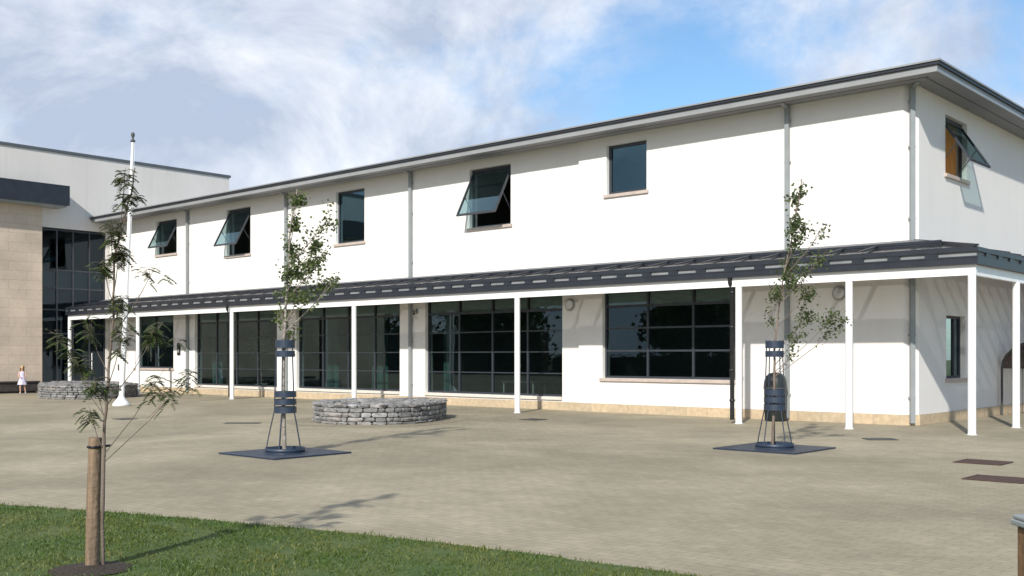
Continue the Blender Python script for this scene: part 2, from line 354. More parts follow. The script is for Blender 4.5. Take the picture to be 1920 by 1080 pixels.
# furniture seen dimly in the rooms
mt_ = mat('pale_table_top', (.35,.33,.30), .5, var=(.30,.28,.26))
for x, lb in ((-13.2,'pale table dimly seen behind the tall glazing right of the rubble wall'),(-6.4,'pale table dimly seen inside the big window')):
    t = thing('table', lb, 'table', (x,1.95,.02)); tb = MB(); tb.box(-.7,.7,-.35,.35,.70,.74); tb.build('table_top', mt_, t)
    for sx in (-.62,.62):
        for yy in (-.28,.28): tb = MB(); tb.box(sx-.02,sx+.02,yy-.02,yy+.02,0,.699); tb.build('leg', mt_, t)

def window(hole, kind, Y, closed=True, mull=(), trans=(), glass='glass', ax='x', set_=.12, sill='box', fr=.06):
    a,b,c,d = hole
    if ax == 'x': fn = lambda u,dd,z: (u, Y+dd, z)
    else: fn = lambda u,dd,z: (Y-dd, u, z)
    def bx(mb, u0,u1,d0,d1,z0,z1):
        p = fn(u0,d0,z0); q = fn(u1,d1,z1)
        mb.box(min(p[0],q[0]),max(p[0],q[0]),min(p[1],q[1]),max(p[1],q[1]),z0,z1)
    f = MB(); s0, s1 = set_, set_+.07
    bx(f,a+.003,b-.003,s0,s1,d-fr,d-.003); bx(f,a+.003,b-.003,s0,s1,c+.003,c+fr)
    bx(f,a+.003,a+fr,s0,s1,c+fr,d-fr); bx(f,b-fr,b-.003,s0,s1,c+fr,d-fr)
    us = [a+fr] + [x for m in mull for x in (m-.03, m+.03)] + [b-fr]
    for m in mull: bx(f,m-.03,m+.03,s0,s1,c+fr,d-fr)
    for i in range(0,len(us),2):
        for t, wd in trans: bx(f,us[i],us[i+1],s0+.01,s1-.01,t-wd/2,t+wd/2)
    fo = f.build('window', M['frame'], B)
    if closed:
        p = MB(); m_ = (s0+s1)/2
        p.quad(fn(a+fr,m_,c+fr), fn(b-fr,m_,c+fr), fn(b-fr,m_,d-fr), fn(a+fr,m_,d-fr)); p.build('pane', M[glass], fo)
    if sill:
        s = MB(); bx(s, a-.07 if sill == 'box' else a+.002, b+.07 if sill == 'box' else b-.002, -.06, s0-.002, c-.085, c-.001 if sill != 'box' else c-.001)
        if sill == 'box':
            pass
        s.build('sill', M['sill'] if sill == 'box' else M['white_sill'], fo)
    return fo, fn
def open_sash(hole, Y, ax='x', ang=25, drop=1.58, glass='sashglass'):
    fo, fn = window(hole, 'open', Y, closed=False, ax=ax)
    a,b,c,d = hole; a += .05; b -= .05; top = d-.09; s = math.sin(R(ang)); co = math.cos(R(ang)); H = drop
    P = lambda u,t,o=0: Vector(fn(u, .12 - t*s - o*co, top - t*co + o*s - 0))
    sf = MB(); up = Vector(fn(0,-co,s)) - Vector(fn(0,0,0)); wd=.055; tk=.05
    for (u0,t0,u1,t1) in ((a,wd/2,b,wd/2),(a,H-wd/2,b,H-wd/2)): sf.bar(P(u0,t0),P(u1,t1),wd,tk,up)
    for u in (a+wd/2,b-wd/2): sf.bar(P(u,wd),P(u,H-wd),wd,tk,up)
    sf.build('sash_frame', M['frame'], fo)
    g_ = MB(); g_.quad(P(a+wd,wd),P(b-wd,wd),P(b-wd,H-wd),P(a+wd,H-wd)); g_.build('sash_pane', M[glass], fo)
    for u in (a+.02,b-.02):
        st = MB(); st.bar(P(u,H*.55), Vector(fn(u,.14,top-H*.86)), .018,.018); st.build('stay_arm', M['frame'], fo)
    return fo
open_sash(UPL[0], YL, drop=1.22, ang=27); open_sash(UPL[1], YL, drop=1.58, ang=28); window(UPL[2], 'c', YL, glass='upglass', fr=.075); open_sash(UPL[3], YL, drop=1.60, ang=28)
window(UPR[0], 'c', 0, glass='upglass', fr=.08)
open_sash(EW[0], 0, ax='y', drop=1.25, ang=33)
window(EW[1], 'c', 0, ax='y', mull=(2.86,))
window(GL[0], 'c', YL, mull=(-32.9,), trans=((2.9,.05),))
for h in GL[1:]:
    wd = (h[1]-h[0])/4
    window(h, 'c', YL, mull=[h[0]+wd*i for i in (1,2,3)], trans=((2.9,.07),(2.3,.035),(1.68,.035),(1.05,.035)), sill='strip')
h = GR[0]; wd = (h[1]-h[0])/3
window(h, 'c', 0, mull=[h[0]+wd, h[0]+2*wd], trans=((2.92,.07),(2.32,.05),(1.70,.05)))

# roof: soffit, fascia, gutter line, sheet
OV = .77; X1 = OV; Y0 = -OV; YE = 24.8; XL = L0+.02
sf = MB()
sf.box(XL,X1-.03,Y0+.03,0-.004,7.60,7.63); sf.box(.004,X1-.03,0-.003,YE,7.60,7.63)
sf.build('soffit', M['soffit'], B)
sv = MB(); sv.box(XL,.45,-.40,-.375,7.594,7.599); sv.box(.375,.40,-.38,YE,7.594,7.599); sv.build('soffit_vent', M['dark'], B)
fa = MB(); fa.box(XL,X1,Y0,Y0+.03,7.585,7.725); fa.box(X1-.03,X1,Y0+.031,YE,7.585,7.725); fa.build('fascia', M['grey_fascia'], B)
gt = MB(); gt.box(XL-.03,X1+.05,Y0-.05,Y0+.06,7.727,7.79); gt.box(X1-.06,X1+.05,Y0+.061,YE,7.727,7.79); gt.build('gutter', M['dark'], B)
rf = MB(); rp = .07
A=(XL-.06,Y0-.08,7.792); Bq=(X1+.08,Y0-.08,7.792); C=(X1+.08,YE+.05,7.792); D=(XL-.06,YE+.05,7.792)
rr = [(XL-.06,4.5,8.2),(X1-4.8,4.5,8.2),(X1-4.8,YE,8.2),(XL-.06,YE,8.2)]
rf.add([A,Bq,C,D]+rr+[(p[0],p[1],7.83) for p in (A,Bq,C,D)], [(0,1,9,8),(1,2,10,9),(2,3,11,10),(3,0,8,11),(8,9,5,4),(9,10,6,5),(4,5,6,7),(0,3,2,1)])
rf.build('roof', M['roof'], B)

# full height grey downpipes
dp = MB(); dp.box(-.052,.052,-.04,.04,.06,7.56)
for z in (.6,2.0,4.6,6.2,7.2): dp.box(-.068,.068,-.02,.07,z,z+.05)
dp.bar((0,0,7.53),(0,-.30,7.62),.10,.07)
def pipe_at(x,y,rz=0):
    o = dp.build('downpipe', M['pipe'], B); o.location=(x,y,0); o.rotation_euler=(0,0,rz); return o
p0 = pipe_at(-30.04, YL-.075)
for x,y,r in ((-23.25,YL-.075,0),(-16.47,YL-.075,0),(-3.03,-.075,0),(-.07,.07,R(45))):
    o = p0.copy(); COL.objects.link(o); o.location = (x,y,0); o.rotation_euler=(0,0,r)
COL.objects  # (the diagonal pipe stands on the chamfer)

# ---- glazed canopy along both fronts
cv = MB()
CW = 1.96; ZT = 4.08; ZE = 3.70
cv.box(L0,0,-.05,YL-.005,ZT-.09,ZT+.03)
cv.box(XS,-.27,-.06,-.004,ZT-.09,ZT+.031)
cv.add([(L0,-.05,ZT+.032),(.05,-.05,ZT+.032),(.42,-.42,ZT-.04),(L0,-.42,ZT-.04)], [(0,1,2,3)])
cv.box(.004,.06,-.05,23,ZT-.09,ZT+.031)
canopy = cv.build('canopy', M['soffit'], B)
bm_ = MB(); bm_.box(L0+.1,1.85+.06,-1.885,-1.79,3.15,3.40); bm_.box(1.79,1.885,-1.789,22,3.15,3.40); bm_.build('beam', M['white'], canopy)
gu = MB(); gu.box(L0+.05,CW+.02,-CW-.02,-CW+.13,3.36,3.52); gu.box(CW-.13,CW+.02,-CW+.131,22,3.36,3.52)
gu.box(L0+.05,CW+.03,-CW-.03,-CW-.021,3.49,3.52); gu.build('gutter', M['dark'], canopy)
gu = MB(); gu.box(L0+.05,CW+.03,-CW-.03,-CW+.03,3.605,3.685); gu.box(CW-.03,CW+.03,-CW+.031,22,3.605,3.685); gu.box(L0+.05,CW-.03,-CW+.031,-CW+.055,3.6,3.715); gu.box(CW-.055,CW-.031,-CW+.056,22,3.6,3.715); gu.build('edge_trim', M['dark'], canopy)  # inner upstands added to shut out sun passing beside the glazing edge
sb = MB(); sb.box(L0+.06,CW-.016,-CW+.016,-CW+.028,3.52,3.604); sb.box(CW-.028,CW-.016,-CW+.029,22,3.52,3.604); sb.build('lit_gap_strip', M['strip'], canopy)  # opaque strip added to stop sun, pale like the bright wall behind the gaps
pk = MB(); pk.box(-.13,.13,-CW-.022,-CW+.015,3.521,3.604)
slope = (ZT-ZE)/(CW-.1)
raf = MB(); raf.bar((0,-.08,ZT-.03),(0,-CW+.05,ZE-.04),.06,.075)
first = None
xs_ = []; x = L0+.35
while x < .3: xs_.append(x); x += .765
for x in xs_:
    if first is None: first = raf.build('rafter', M['dark'], canopy); first.location=(x,0,0)
    else:
        o = first.copy(); COL.objects.link(o); o.location=(x,0,0)
y = .2
while y < 11:
    o = first.copy(); COL.objects.link(o); o.location=(0,y,0); o.rotation_euler=(0,0,R(90)); y += .765
hp = MB(); hp.bar((.05,-.05,ZT-.03),(CW-.05,-CW+.05,ZE-.02),.07,.12); hp.build('hip_rafter', M['dark'], canopy)
pl = MB(); yy=-.98; zz=ZT-.98*slope
pl.bar((L0+.1,yy,zz-.0),(.98,yy,zz-.0),.05,.07); pl.bar((.98,yy,zz),(.98,22,zz),.05,.07)
pl.build('purlin', M['dark'], canopy)
e = CW-.06; zz_ = ZE+.0; du = .92; de = .42
zu = lambda d: ZT+.02-(d-.06)*slope
sh = MB()
for o_ in (0,.03): sh.add([(L0+.05,-du,zu(du)+o_),(du,-du,zu(du)+o_),(.06,-.06,zu(.06)+o_),(L0+.05,-.06,zu(.06)+o_)],[(0,1,2,3)])
for o_ in (0,.03): sh.add([(de,-de,zu(de)+o_),(de,22,zu(de)+o_),(.06,22,zu(.06)+o_),(.06,-.06,zu(.06)+o_)],[(0,1,2,3)])
sh.build('roof_sheet', M['leadgrey'], canopy)
sh = MB(); sh.bar((L0+.05,-du-.02,zu(du)+.035),(du,-du-.02,zu(du)+.035),.05,.06); sh.build('sheet_edge', M['dark'], canopy)
first = None
for x in xs_ + [xs_[-1]+.765, xs_[-1]+1.53]:
    if first is None: first = pk.build('gutter_bracket', M['dark'], canopy); first.location=(x,0,0)
    else:
        o = first.copy(); COL.objects.link(o); o.location=(x,0,0)
y = .2-.765*2
while y < 11:
    o = first.copy(); COL.objects.link(o); o.location=(0,y,0); o.rotation_euler=(0,0,R(90)); y += .765
gp = MB()
gp.quad((L0+.05,-e,zz_),(e,-e,zz_),(.06,-.06,ZT+.012),(L0+.05,-.06,ZT+.012)); gp.quad((e,-e,zz_),(e,22,zz_),(.06,22,ZT+.012),(.06,-.06,ZT+.012))
gp.build('roof_glazing', M['cglass'], canopy)
gb = MB(); gb.bar((0,-du,zu(du)+.03),(0,-CW+.02,ZE+.045),.05,.022); first = None
for x in xs_:
    if first is None: first = gb.build('glazing_bar', M['dark'], canopy); first.location=(x,0,0)
    else:
        o = first.copy(); COL.objects.link(o); o.location=(x,0,0)
y = .2
gb = MB(); gb.bar((de,0,zu(de)+.03),(CW-.02,0,ZE+.045),.05,.022); first = None
while y < 11:
    if first is None: first = gb.build('glazing_bar', M['dark'], canopy); first.location=(0,y,0)
    else:
        o = first.copy(); COL.objects.link(o); o.location=(0,y,0)
    y += .765
gb = MB()
gb.bar((.05,-.05,ZT+.04),(CW,-CW,ZE+.03),.08,.04)
gb.build('hip_capping', M['dark'], canopy)
cl = MB(); cl.tube([(0,0,0),(0,0,3.148)],.078,16); cl.lathe([(0,.0),(.10,.0),(.10,.012),(.078,.014)],n=16)
pc = None
for x,y in [(-36.55,-1.85),(-30.6,-1.85),(-23.9,-1.85),(-17.05,-1.85),(-10.13,-1.85),(-3.33,-1.85),(-.69,-1.85),(1.83,-1.85),(1.85,.92),(1.85,7.0),(1.85,13)]:
    if pc is None: pc = cl.build('column', M['white'], canopy); pc.location=(x,y,0)
    else:
        o = pc.copy(); COL.objects.link(o); o.location=(x,y,0)
bp = MB(); bp.tube([(0,0,.08),(0,0,3.1),(0,-.10,3.25),(0,-.10,3.36)],.052,12)
for z in (.5,1.2,2.2,3.0): bp.lathe([(.052,0),(.066,.005),(.066,.05),(.052,.055)],(0,0,z),12)
for i,x in enumerate((-24.12,-3.53)):
    o = bp.build('canopy_downpipe', M['black'], canopy); o.location=(x,-1.80,0)

# wall fittings
def wall_light(x, y, z, label):
    t = thing('wall_light', label, 'light', (x,y,z), 0, 'round wall lights under the canopy')
    b_ = MB(); b_.lathe([(0,0),(.15,0),(.16,.02),(.16,.07),(.14,.085)], n=24); o = b_.build('rim', M['grey_fascia'], t); o.rotation_euler=(R(90),0,0)
    d_ = MB(); d_.lathe([(.139,.08),(.12,.115),(.07,.135),(0,.14)], n=24); o = d_.build('diffuser', M['lampglass'], t); o.rotation_euler=(R(90),0,0)
wall_light(-9.82, YL-.002, 3.02, 'round grey wall light between the tall glazing and the big window')
wall_light(-1.73, -.002, 3.02, 'round grey wall light near the building corner, right of the slender tree')
t = thing('security_camera', 'small grey bracketed camera on the narrow pier between tall windows', 'camera', (-16.22,YL-.001,3.02))
m_ = MB(); m_.box(-.05,.05,-.02,0,-.08,.08); m_.bar((0,-.02,0),(0,-.14,-.02),.03,.03); m_.build('bracket', M['pipe'], t)
m_ = MB(); m_.tube([(-.05,-.12,.0),(.12,-.26,-.09)],.05,12); m_.build('housing', M['pipe'], t)
m_ = MB(); m_.tube([(.12,-.26,-.09),(.13,-.27,-.095)],.035,12); m_.build('lens', M['black'], t)
t = thing('entry_panel', 'black upright entry panel on the pier right of the small window', 'panel', (-30.78,YL-.001,1.6))
m_ = MB(); m_.box(-.11,.11,-.05,0,0,.5); bevel(m_.build('housing', M['black'], t), .012)
m_ = MB(); m_.box(-.07,.07,-.056,-.051,.32,.43); m_.build('screen', M['frame'], t)
m_ = MB(); m_.box(-.06,.06,-.058,-.051,.1,.24); m_.build('keypad', M['pipe'], t)

# made-up potted tree behind the glass, standing in for a tree's reflection
t = thing('reflected_tree_standin', 'round dark potted tree added behind the glass in place of a reflected tree', 'reflection stand-in', (-26.7,1.35,.02))
m_ = MB(); m_.lathe([(0,0),(.2,0),(.27,.45),(.24,.45),(.22,.4),(0,.4)], n=20); m_.build('pot', M['interior'], t)
m_ = MB(); m_.tube([(0,0,.4),(0,0,1.6)],.03,8); m_.build('trunk', M['bark'], t)
m_ = MB()
for i in range(900):
    v = Vector((random.gauss(0,1),random.gauss(0,1),random.gauss(0,1))).normalized()*random.uniform(.4,.62)
    c = Vector((0,0,2.05))+v; u = Vector((random.gauss(0,1),random.gauss(0,1),random.gauss(0,1))).normalized()*.05; k = v.cross(u).normalized()*.03
    m_.quad(c-u,c+k,c+u,c-k)
m_.build('crown', M['leaf_far'], t)

# ------------------------------------------------------------------ left building
W = thing('entrance_building', 'taller pale rendered entrance building with a tall dark glazed corner and tan stone block', 'building', (-36.8,0,0))
XW = 0.0   # local x of its front
w = MB()
wall_panel(w, (-3.1,6.43), (0,10.52), [(-3.09,-.05,0.02,7.2)], lambda u,d,z: (XW-d,u,z), .3)
w.quad((XW,6.43,0),(XW-12,6.43,0),(XW-12,6.43,10.52),(XW,6.43,10.52))
w.quad((XW,-16,7.6),(XW,-3.1,7.6),(XW,-3.1,10.52),(XW,-16,10.52))
w.quad((XW,-16,0),(XW,-16,10.52),(XW-12,-16,10.52),(XW-12,-16,0))
w.build('wall', M['render_far'], W)
w = MB(); w.box(XW-12,XW+.06,-16.05,6.49,10.525,10.64); w.build('parapet_coping', M['coping'], W)
w = MB(); w.box(XW-.25,XW+.28,-16,-3.08,0,8.05); w.build('stone_wall', M['tan'], W)
w = MB(); w.box(XW-.2,XW+1.0,-16.2,-2.2,8.1,8.95); w.build('flat_roof', M['dark'], W)
w = MB(); w.box(XW-.15,XW+.9,-16.1,-2.3,8.02,8.099); w.build('roof_soffit', M['grey_fascia'], W)
f = MB()
def bx(y0,y1,z0,z1,x0=-.14,x1=-.06): f.box(x0,x1,y0,y1,z0,z1)
for y in (-3.04,-2.28,-1.55,-.80,-.10): bx(y-.03,y+.03,.05,7.15)
for z in (.08,2.55,3.6,4.55,5.35,7.12): 
    ys_ = (-3.04,-2.28,-1.55,-.80,-.10)
    for a,b in zip(ys_[:-1],ys_[1:]): f.box(-.135,-.065,a+.03,b-.03,z-.03,z+.03)
gf = f.build('glazed_screen', M['frame'], W)
g_ = MB(); g_.quad((-.10,-3.0,.1),(-.10,-.1,.1),(-.10,-.1,7.1),(-.10,-3.0,7.1)); g_.build('pane', M['darkglass'], gf)
s_ = MB(); s_.box(-.30,-.2,-3.05,-.06,4.58,5.32); s_.build('spandrel', M['pipe'], gf)
s_ = MB(); s_.box(-.30,-.2,-3.05,-.06,2.6,4.5); s_.build('spandrel', M['frame'], gf)
d_ = MB(); d_.box(-.05,-.035,-.72,-.68,.9,1.7); d_.box(-.05,-.035,-1.7,-1.66,1.3,2.1); d_.build('door_handle', M['white'], gf)
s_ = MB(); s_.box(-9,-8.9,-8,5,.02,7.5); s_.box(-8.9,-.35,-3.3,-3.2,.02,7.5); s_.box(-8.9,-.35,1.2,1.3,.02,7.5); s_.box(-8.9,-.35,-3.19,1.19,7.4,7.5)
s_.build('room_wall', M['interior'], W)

# ------------------------------------------------------------------ rubble planters
def rubble_wall(name, label, plan, hgt, seed, top=True, size=.26):
    rr_ = random.Random(seed)
    loop = smooth_loop(plan, 2); cx = sum(p[0] for p in plan)/len(plan); cy = sum(p[1] for p in plan)/len(plan)
    t = thing(name, label, 'stone wall', (cx,cy,0))
    pts = [(x-cx,y-cy) for x,y in loop]; n_ = len(pts)
    core = MB(); core.add([(x*.985,y*.985,0) for x,y in pts]+[(x*.985,y*.985,hgt-.05) for x,y in pts],
        [(i,(i+1)%n_,n_+(i+1)%n_,n_+i) for i in range(n_)]+[tuple(range(n_,2*n_))]); core.build('mortar_core', M['mortar'], t)
    st = MB()
    # perimeter walk
    per = []; tot = 0
    for i in range(n_):
        a = Vector((*pts[i],0)); b = Vector((*pts[(i+1)%n_],0)); per.append((tot,a,b)); tot += (b-a).length
    def at(s):
        s %= tot
        for (t0,a,b) in reversed(per):
            if s >= t0: 
                d = (b-a); return a+d*((s-t0)/max(d.length,1e-6)), d.normalized()
    def stone(c, ux, uy, uz, a, b, h):
        vs=[]
        for i in (-1,0,1):
            for j in (-1,0,1):
                for k in (-1,0,1):
                    if i==j==k==0: continue
                    v = Vector((i,j,k)); s_ = 1 - .10*(abs(i)+abs(j)+abs(k)-1)
                    vs.append(((i,j,k), c+ux*i*a/2*s_*rr_.uniform(.85,1.1)+uy*j*b/2*s_*rr_.uniform(.8,1.15)+uz*k*h/2*s_*rr_.uniform(.85,1.08)))
        idx = {q[0]:m for m,q in enumerate(vs)}; F=[]
        for ax in range(3):
            for sgn in (-1,1):
                o2=[q for q in range(3) if q!=ax]
                for p_ in (-1,0):
                    for q_ in (-1,0):
                        def key(pp,qq):
                            kk=[0,0,0]; kk[ax]=sgn; kk[o2[0]]=pp; kk[o2[1]]=qq; return tuple(kk)
                        q4=[idx[key(p_,q_)],idx[key(p_+1,q_)],idx[key(p_+1,q_+1)],idx[key(p_,q_+1)]]
                        F.append(tuple(q4 if (sgn>0)!=(ax==1) else q4[::-1]))
        st.add([q[1] for q in vs],F,False)
    z=0
    while z < hgt-.06:
        hh = min(rr_.uniform(.06,.11), hgt-z); s=rr_.uniform(0,.2)
        end = s+tot
        while s < end:
            l = rr_.uniform(.5,1.6)*size; p,d = at(s+l/2); nrm = Vector((d.y,-d.x,0))
            stone(p+Vector((0,0,z+hh/2))-nrm*.05, d, nrm, Vector((0,0,1)), l*1.03, .2*rr_.uniform(.9,1.1), hh*1.02); s += l
        z += hh
    if top:   # slate paving over the top, uneven pieces
        x0=min(p[0] for p in pts);x1=max(p[0] for p in pts);y0=min(p[1] for p in pts);y1=max(p[1] for p in pts)
        def inside(x,y):
            c=False
            for i in range(n_):
                (ax,ay),(bx2,by2)=pts[i],pts[(i+1)%n_]
                if (ay>y)!=(by2>y) and x<(bx2-ax)*(y-ay)/(by2-ay)+ax: c=not c
            return c
        y=y0+.12
        while y<y1:
            x=x0+rr_.uniform(0,.2)
            while x<x1:
                l=rr_.uniform(.2,.5)
                if inside(x/.97,y/.97): stone(Vector((x,y,hgt-.04+rr_.uniform(-.015,.03))),Vector((1,0,0)),Vector((0,1,0)),Vector((0,0,1)),l*.95,.24,.08)
                x+=l
            y+=.25
    st.build('stonework', M['stone_var'], t)
    return t
def stone_var():
    m = mat('rubble_stone_mixed', (.2,.19,.18), .9, bump=.8, bscale=25)
    N=m.node_tree.nodes; L=m.node_tree.links; b=N['Principled BSDF']
    geo=N.new('ShaderNodeNewGeometry'); cr=N.new('ShaderNodeValToRGB')
    for i,(p,c) in enumerate(((0,(.15,.15,.15)),(.3,(.23,.225,.22)),(.55,(.18,.175,.17)),(.75,(.27,.245,.225)),(.9,(.29,.29,.29)),(1,(.16,.155,.15)))):
        e_=cr.color_ramp.elements[i] if i<2 else cr.color_ramp.elements.new(p)
        e_.position=p; e_.color=(*c,1)
    tc=N.new('ShaderNodeTexCoord'); n=N.new('ShaderNodeTexNoise'); n.inputs['Scale'].default_value=9; n.inputs['Detail'].default_value=6; L.new(tc.outputs['Object'],n.inputs['Vector'])
    mr=N.new('ShaderNodeMapRange'); mr.inputs[1].default_value=.3; mr.inputs[2].default_value=.7; mr.inputs[3].default_value=.65; mr.inputs[4].default_value=1.3; L.new(n.outputs['Fac'],mr.inputs[0])
    v=N.new('ShaderNodeVectorMath'); v.operation='SCALE'
    L.new(geo.outputs['Random Per Island'],cr.inputs[0]); L.new(cr.outputs[0],v.inputs[0]); L.new(mr.outputs[0],v.inputs['Scale']); L.new(v.outputs[0],b.inputs['Base Color'])
    return m
M['stone_var']=stone_var()
rubble_wall('rubble_planter', 'low broad rubble stone wall with rounded plan, left of centre in the courtyard', plan1, .47, 3)
rubble_wall('rubble_planter', 'low rubble stone wall in front of the dark entrance glazing, behind the flagpole', [(-29.0,-6.6),(-27.3,-5.4),(-28.4,-2.8),(-31.6,-1.95),(-34.6,-2.6),(-33.2,-4.6)], .52, 4)
t = thing('stone_bench', 'low black stone bench along the foot of the tan stone block', 'bench', (-36.0,-6.3,0))
m_=MB(); m_.box(-.22,.22,-4.2,2.75,.08,.44); bevel(m_.build('seat_base', M['darkstone'], t),.01)
m_=MB(); m_.box(-.27,.27,-4.25,2.8,.441,.50); bevel(m_.build('seat', M['darkstone'], t),.012)
m_=MB(); m_.box(-.17,.17,-4.1,2.65,.0,.079); m_.build('plinth', M['black'], t)
t = thing('rucksack', 'dark rucksack standing on the black bench at the left edge', 'bag', (-36.05,-5.55,.5), R(20))
m_=MB(); m_.box(-.13,.13,-.19,.19,0,.5); o=m_.build('body', M['black'], t); o.modifiers.new('b','BEVEL').width=.07; o.modifiers[0].segments=4
m_=MB(); m_.box(.125,.18,-.13,.13,.06,.27); bevel(m_.build('pocket', M['black'], t),.02,3)
m_=MB(); m_.tube([(0,-.06,.49),(0,-.05,.55),(0,.05,.55),(0,.06,.49)],.012,8); m_.build('handle', M['black'], t)

# ------------------------------------------------------------------ flagpole
fx,fy=-22.08,-7.03
F=thing('flagpole','tall white tapering flagpole with a gold topped truck, leaning slightly','flagpole',(fx,fy,0))
lean=Vector((.7455,.6667,0))*.36
m_=MB(); m_.tube([(0,0,.1),lean*.5+Vector((0,0,4.2)),lean+Vector((0,0,8.25))],[.085,.068,.042],16); m_.build('pole', M['white'], F)
m_=MB(); m_.lathe([(0,0),(.27,0),(.27,.05),(.24,.10),(.13,.22),(.10,.28),(.086,.30)],n=20); m_.build('base', M['white'], F)
tp=lean+Vector((0,0,8.25)); m_=MB(); m_.lathe([(0,0),(.07,0),(.075,.05),(.03,.08),(.03,.14),(.055,.19),(.06,.24),(.04,.29),(0,.31)],tp,14); m_.build('finial', M['iron'], F)
m_=MB(); m_.tube([Vector((.1,.03,1.2)),lean*.5+Vector((.085,.03,4.2)),lean+Vector((.07,.03,8.2))],.006,5); m_.build('halyard', M['white'], F)
m_=MB(); m_.box(-.02,.02,-.11,-.08,1.1,1.3); m_.build('cleat', M['iron'], F)

# ------------------------------------------------------------------ young trees
RV=Vector((.7455,.6667,0)); DV=Vector((-.6665,.7455,0))
def leafq(mb, c, size, rnd, droop=.4):
    u=Vector((rnd.gauss(0,1),rnd.gauss(0,1),rnd.gauss(0,.6)-droop)).normalized(); v=u.cross(Vector((rnd.gauss(0,1),rnd.gauss(0,1),rnd.gauss(0,1)))).normalized()
    nn=u.cross(v); l=size*rnd.uniform(.7,1.25); w_=l*.38
    mb.add([c, c+u*l*.4+v*w_+nn*l*.08, c+u*l, c+u*l*.4-v*w_+nn*l*.08],[(0,1,2),(0,2,3)])
def young_tree(name,label,loc,trunk,cl,rads,bark,leaf,n_per,lsize,seed,depth=.9,pinnate=False,group=None):
    rnd=random.Random(seed)
    T=thing(name,label,'tree',loc,0,group)
    tp=[]
    for i,(a,z) in enumerate(trunk): tp.append(RV*a+DV*(.03*math.sin(i*1.7+seed))+Vector((0,0,max(z,-.02))))
    # smooth trunk
    pts=[];rad=[]
    for i in range(len(tp)-1):
        for k in range(4):
            t_=k/4; pts.append(tp[i].lerp(tp[i+1],t_)+Vector((rnd.uniform(-1,1),rnd.uniform(-1,1),0))*.005); rad.append(rads[0]+(rads[1]-rads[0])*((i+t_)/(len(tp)-1))**.8)
    pts.append(tp[-1]); rad.append(rads[1])
    tr=MB(); tr.tube(pts,rad,8); lf=MB()
    def tpoint(z):
        for a,b in zip(pts[:-1],pts[1:]):
            if a.z<=z<=b.z+1e-6: return a.lerp(b,(z-a.z)/max(b.z-a.z,1e-6))
        return pts[-1].copy()
    zmax=pts[-1].z
    for (a,z,ra,rz,*fac) in cl:
        f_=fac[0] if fac else 1
        dd=rnd.uniform(-1,1)*min(ra,.35)*depth
        c=RV*a+DV*dd+Vector((0,0,z))
        base_z=max(.75*zmax*.35, min(z-.25-abs(a)*.7, zmax-.1)); b0=tpoint(base_z)
        mid=b0.lerp(c,.55)+Vector((0,0,-.03)); rb=rads[0]; tr.tube([b0,mid,c,c+(c-mid)*.3],[rb*.28,rb*.2,rb*.12,rb*.06],5)
        nb=max(4,int(6*(ra+rz)/.3))
        for k in range(nb):
            v=Vector((rnd.gauss(0,.45)*ra,rnd.gauss(0,.45)*ra*depth,rnd.gauss(0,.45)*rz)); e_=c+RV*v.x+DV*v.y+Vector((0,0,v.z))
            s_=b0.lerp(c,rnd.uniform(.5,1)); tr.tube([s_,s_.lerp(e_,.5)+Vector((0,0,.02)),e_],[rb*.1,rb*.07,rb*.04],4,cap=False)
            if pinnate:
                for q in range(max(1,int(n_per*f_/3))):
                    # a feathery compound leaf, arching over and drooping
                    an=rnd.uniform(0,6.283); dr=Vector((math.cos(an),math.sin(an),rnd.uniform(-.5,.8))).normalized(); L_=lsize*rnd.uniform(.7,1.2)
                    p=s_.lerp(e_,rnd.uniform(.4,1.05))+Vector((rnd.gauss(0,1),rnd.gauss(0,1),rnd.gauss(0,1)))*.02; prev=p; side=dr.cross(Vector((0,0,1))).normalized()
                    ks=7
                    for i in range(1,ks+1):
                        tt=i/ks; q_=p+dr*L_*tt+Vector((0,0,-.55*L_*tt*tt)); 
                        if i==ks or i%2==0: tr.tube([prev,q_],.0014,3,cap=False); prev=q_
                        if i<2: continue
                        for sg in (-1,1):
                            u=(side*sg+dr*.45+Vector((0,0,-.35-rnd.uniform(0,.3)))).normalized()*L_*.36*(1-.25*abs(tt-.5)); vv=u.cross(Vector((0,0,1))).normalized()*L_*.11
                            lf.add([q_,q_+u*.45+vv,q_+u,q_+u*.45-vv],[(0,1,2,3)])
            else:
                for q in range(int(n_per*f_)):
                    p=s_.lerp(e_,rnd.uniform(.2,1.15))+Vector((rnd.gauss(0,1),rnd.gauss(0,1),rnd.gauss(0,1)))*.045
                    leafq(lf,p,lsize,rnd)
    tr.build('trunk',bark,T); lf.build('crown',leaf,T)
    return T
T2t=[(0.0,0.0),(-.01,.94),(0.0,1.79),(.03,2.46),(.07,3.14),(.11,3.64),(.21,4.19)]
T2c=[(.21,4.02,.13,.17),(.16,3.64,.17,.24),(.13,3.26,.17,.25),(.19,2.92,.20,.24),(.53,3.35,.17,.30),(.70,3.70,.13,.22,.7),(.45,2.97,.18,.25),(.57,2.71,.30,.13,.8),(.07,2.59,.20,.15),(.28,2.5,.28,.13),(-.08,2.21,.10,.32,.35),(.15,1.95,.10,.3,.3),(.07,2.84,.15,.21,.7),(.83,2.73,.11,.07,.6),(.62,3.1,.13,.2,.7)]
young_tree('young_tree','slender young birch in a blue metal guard, left of the rubble stone wall',(-4.97,-13.27,.02),T2t,T2c,(.034,.008),M['palebark'],M['leaf_birch'],30,.056,21)
T3t=[(-.02,0.0),(0.0,.92),(0.0,1.62),(.06,2.15),(.16,2.85),(.31,3.55),(.46,4.5)]
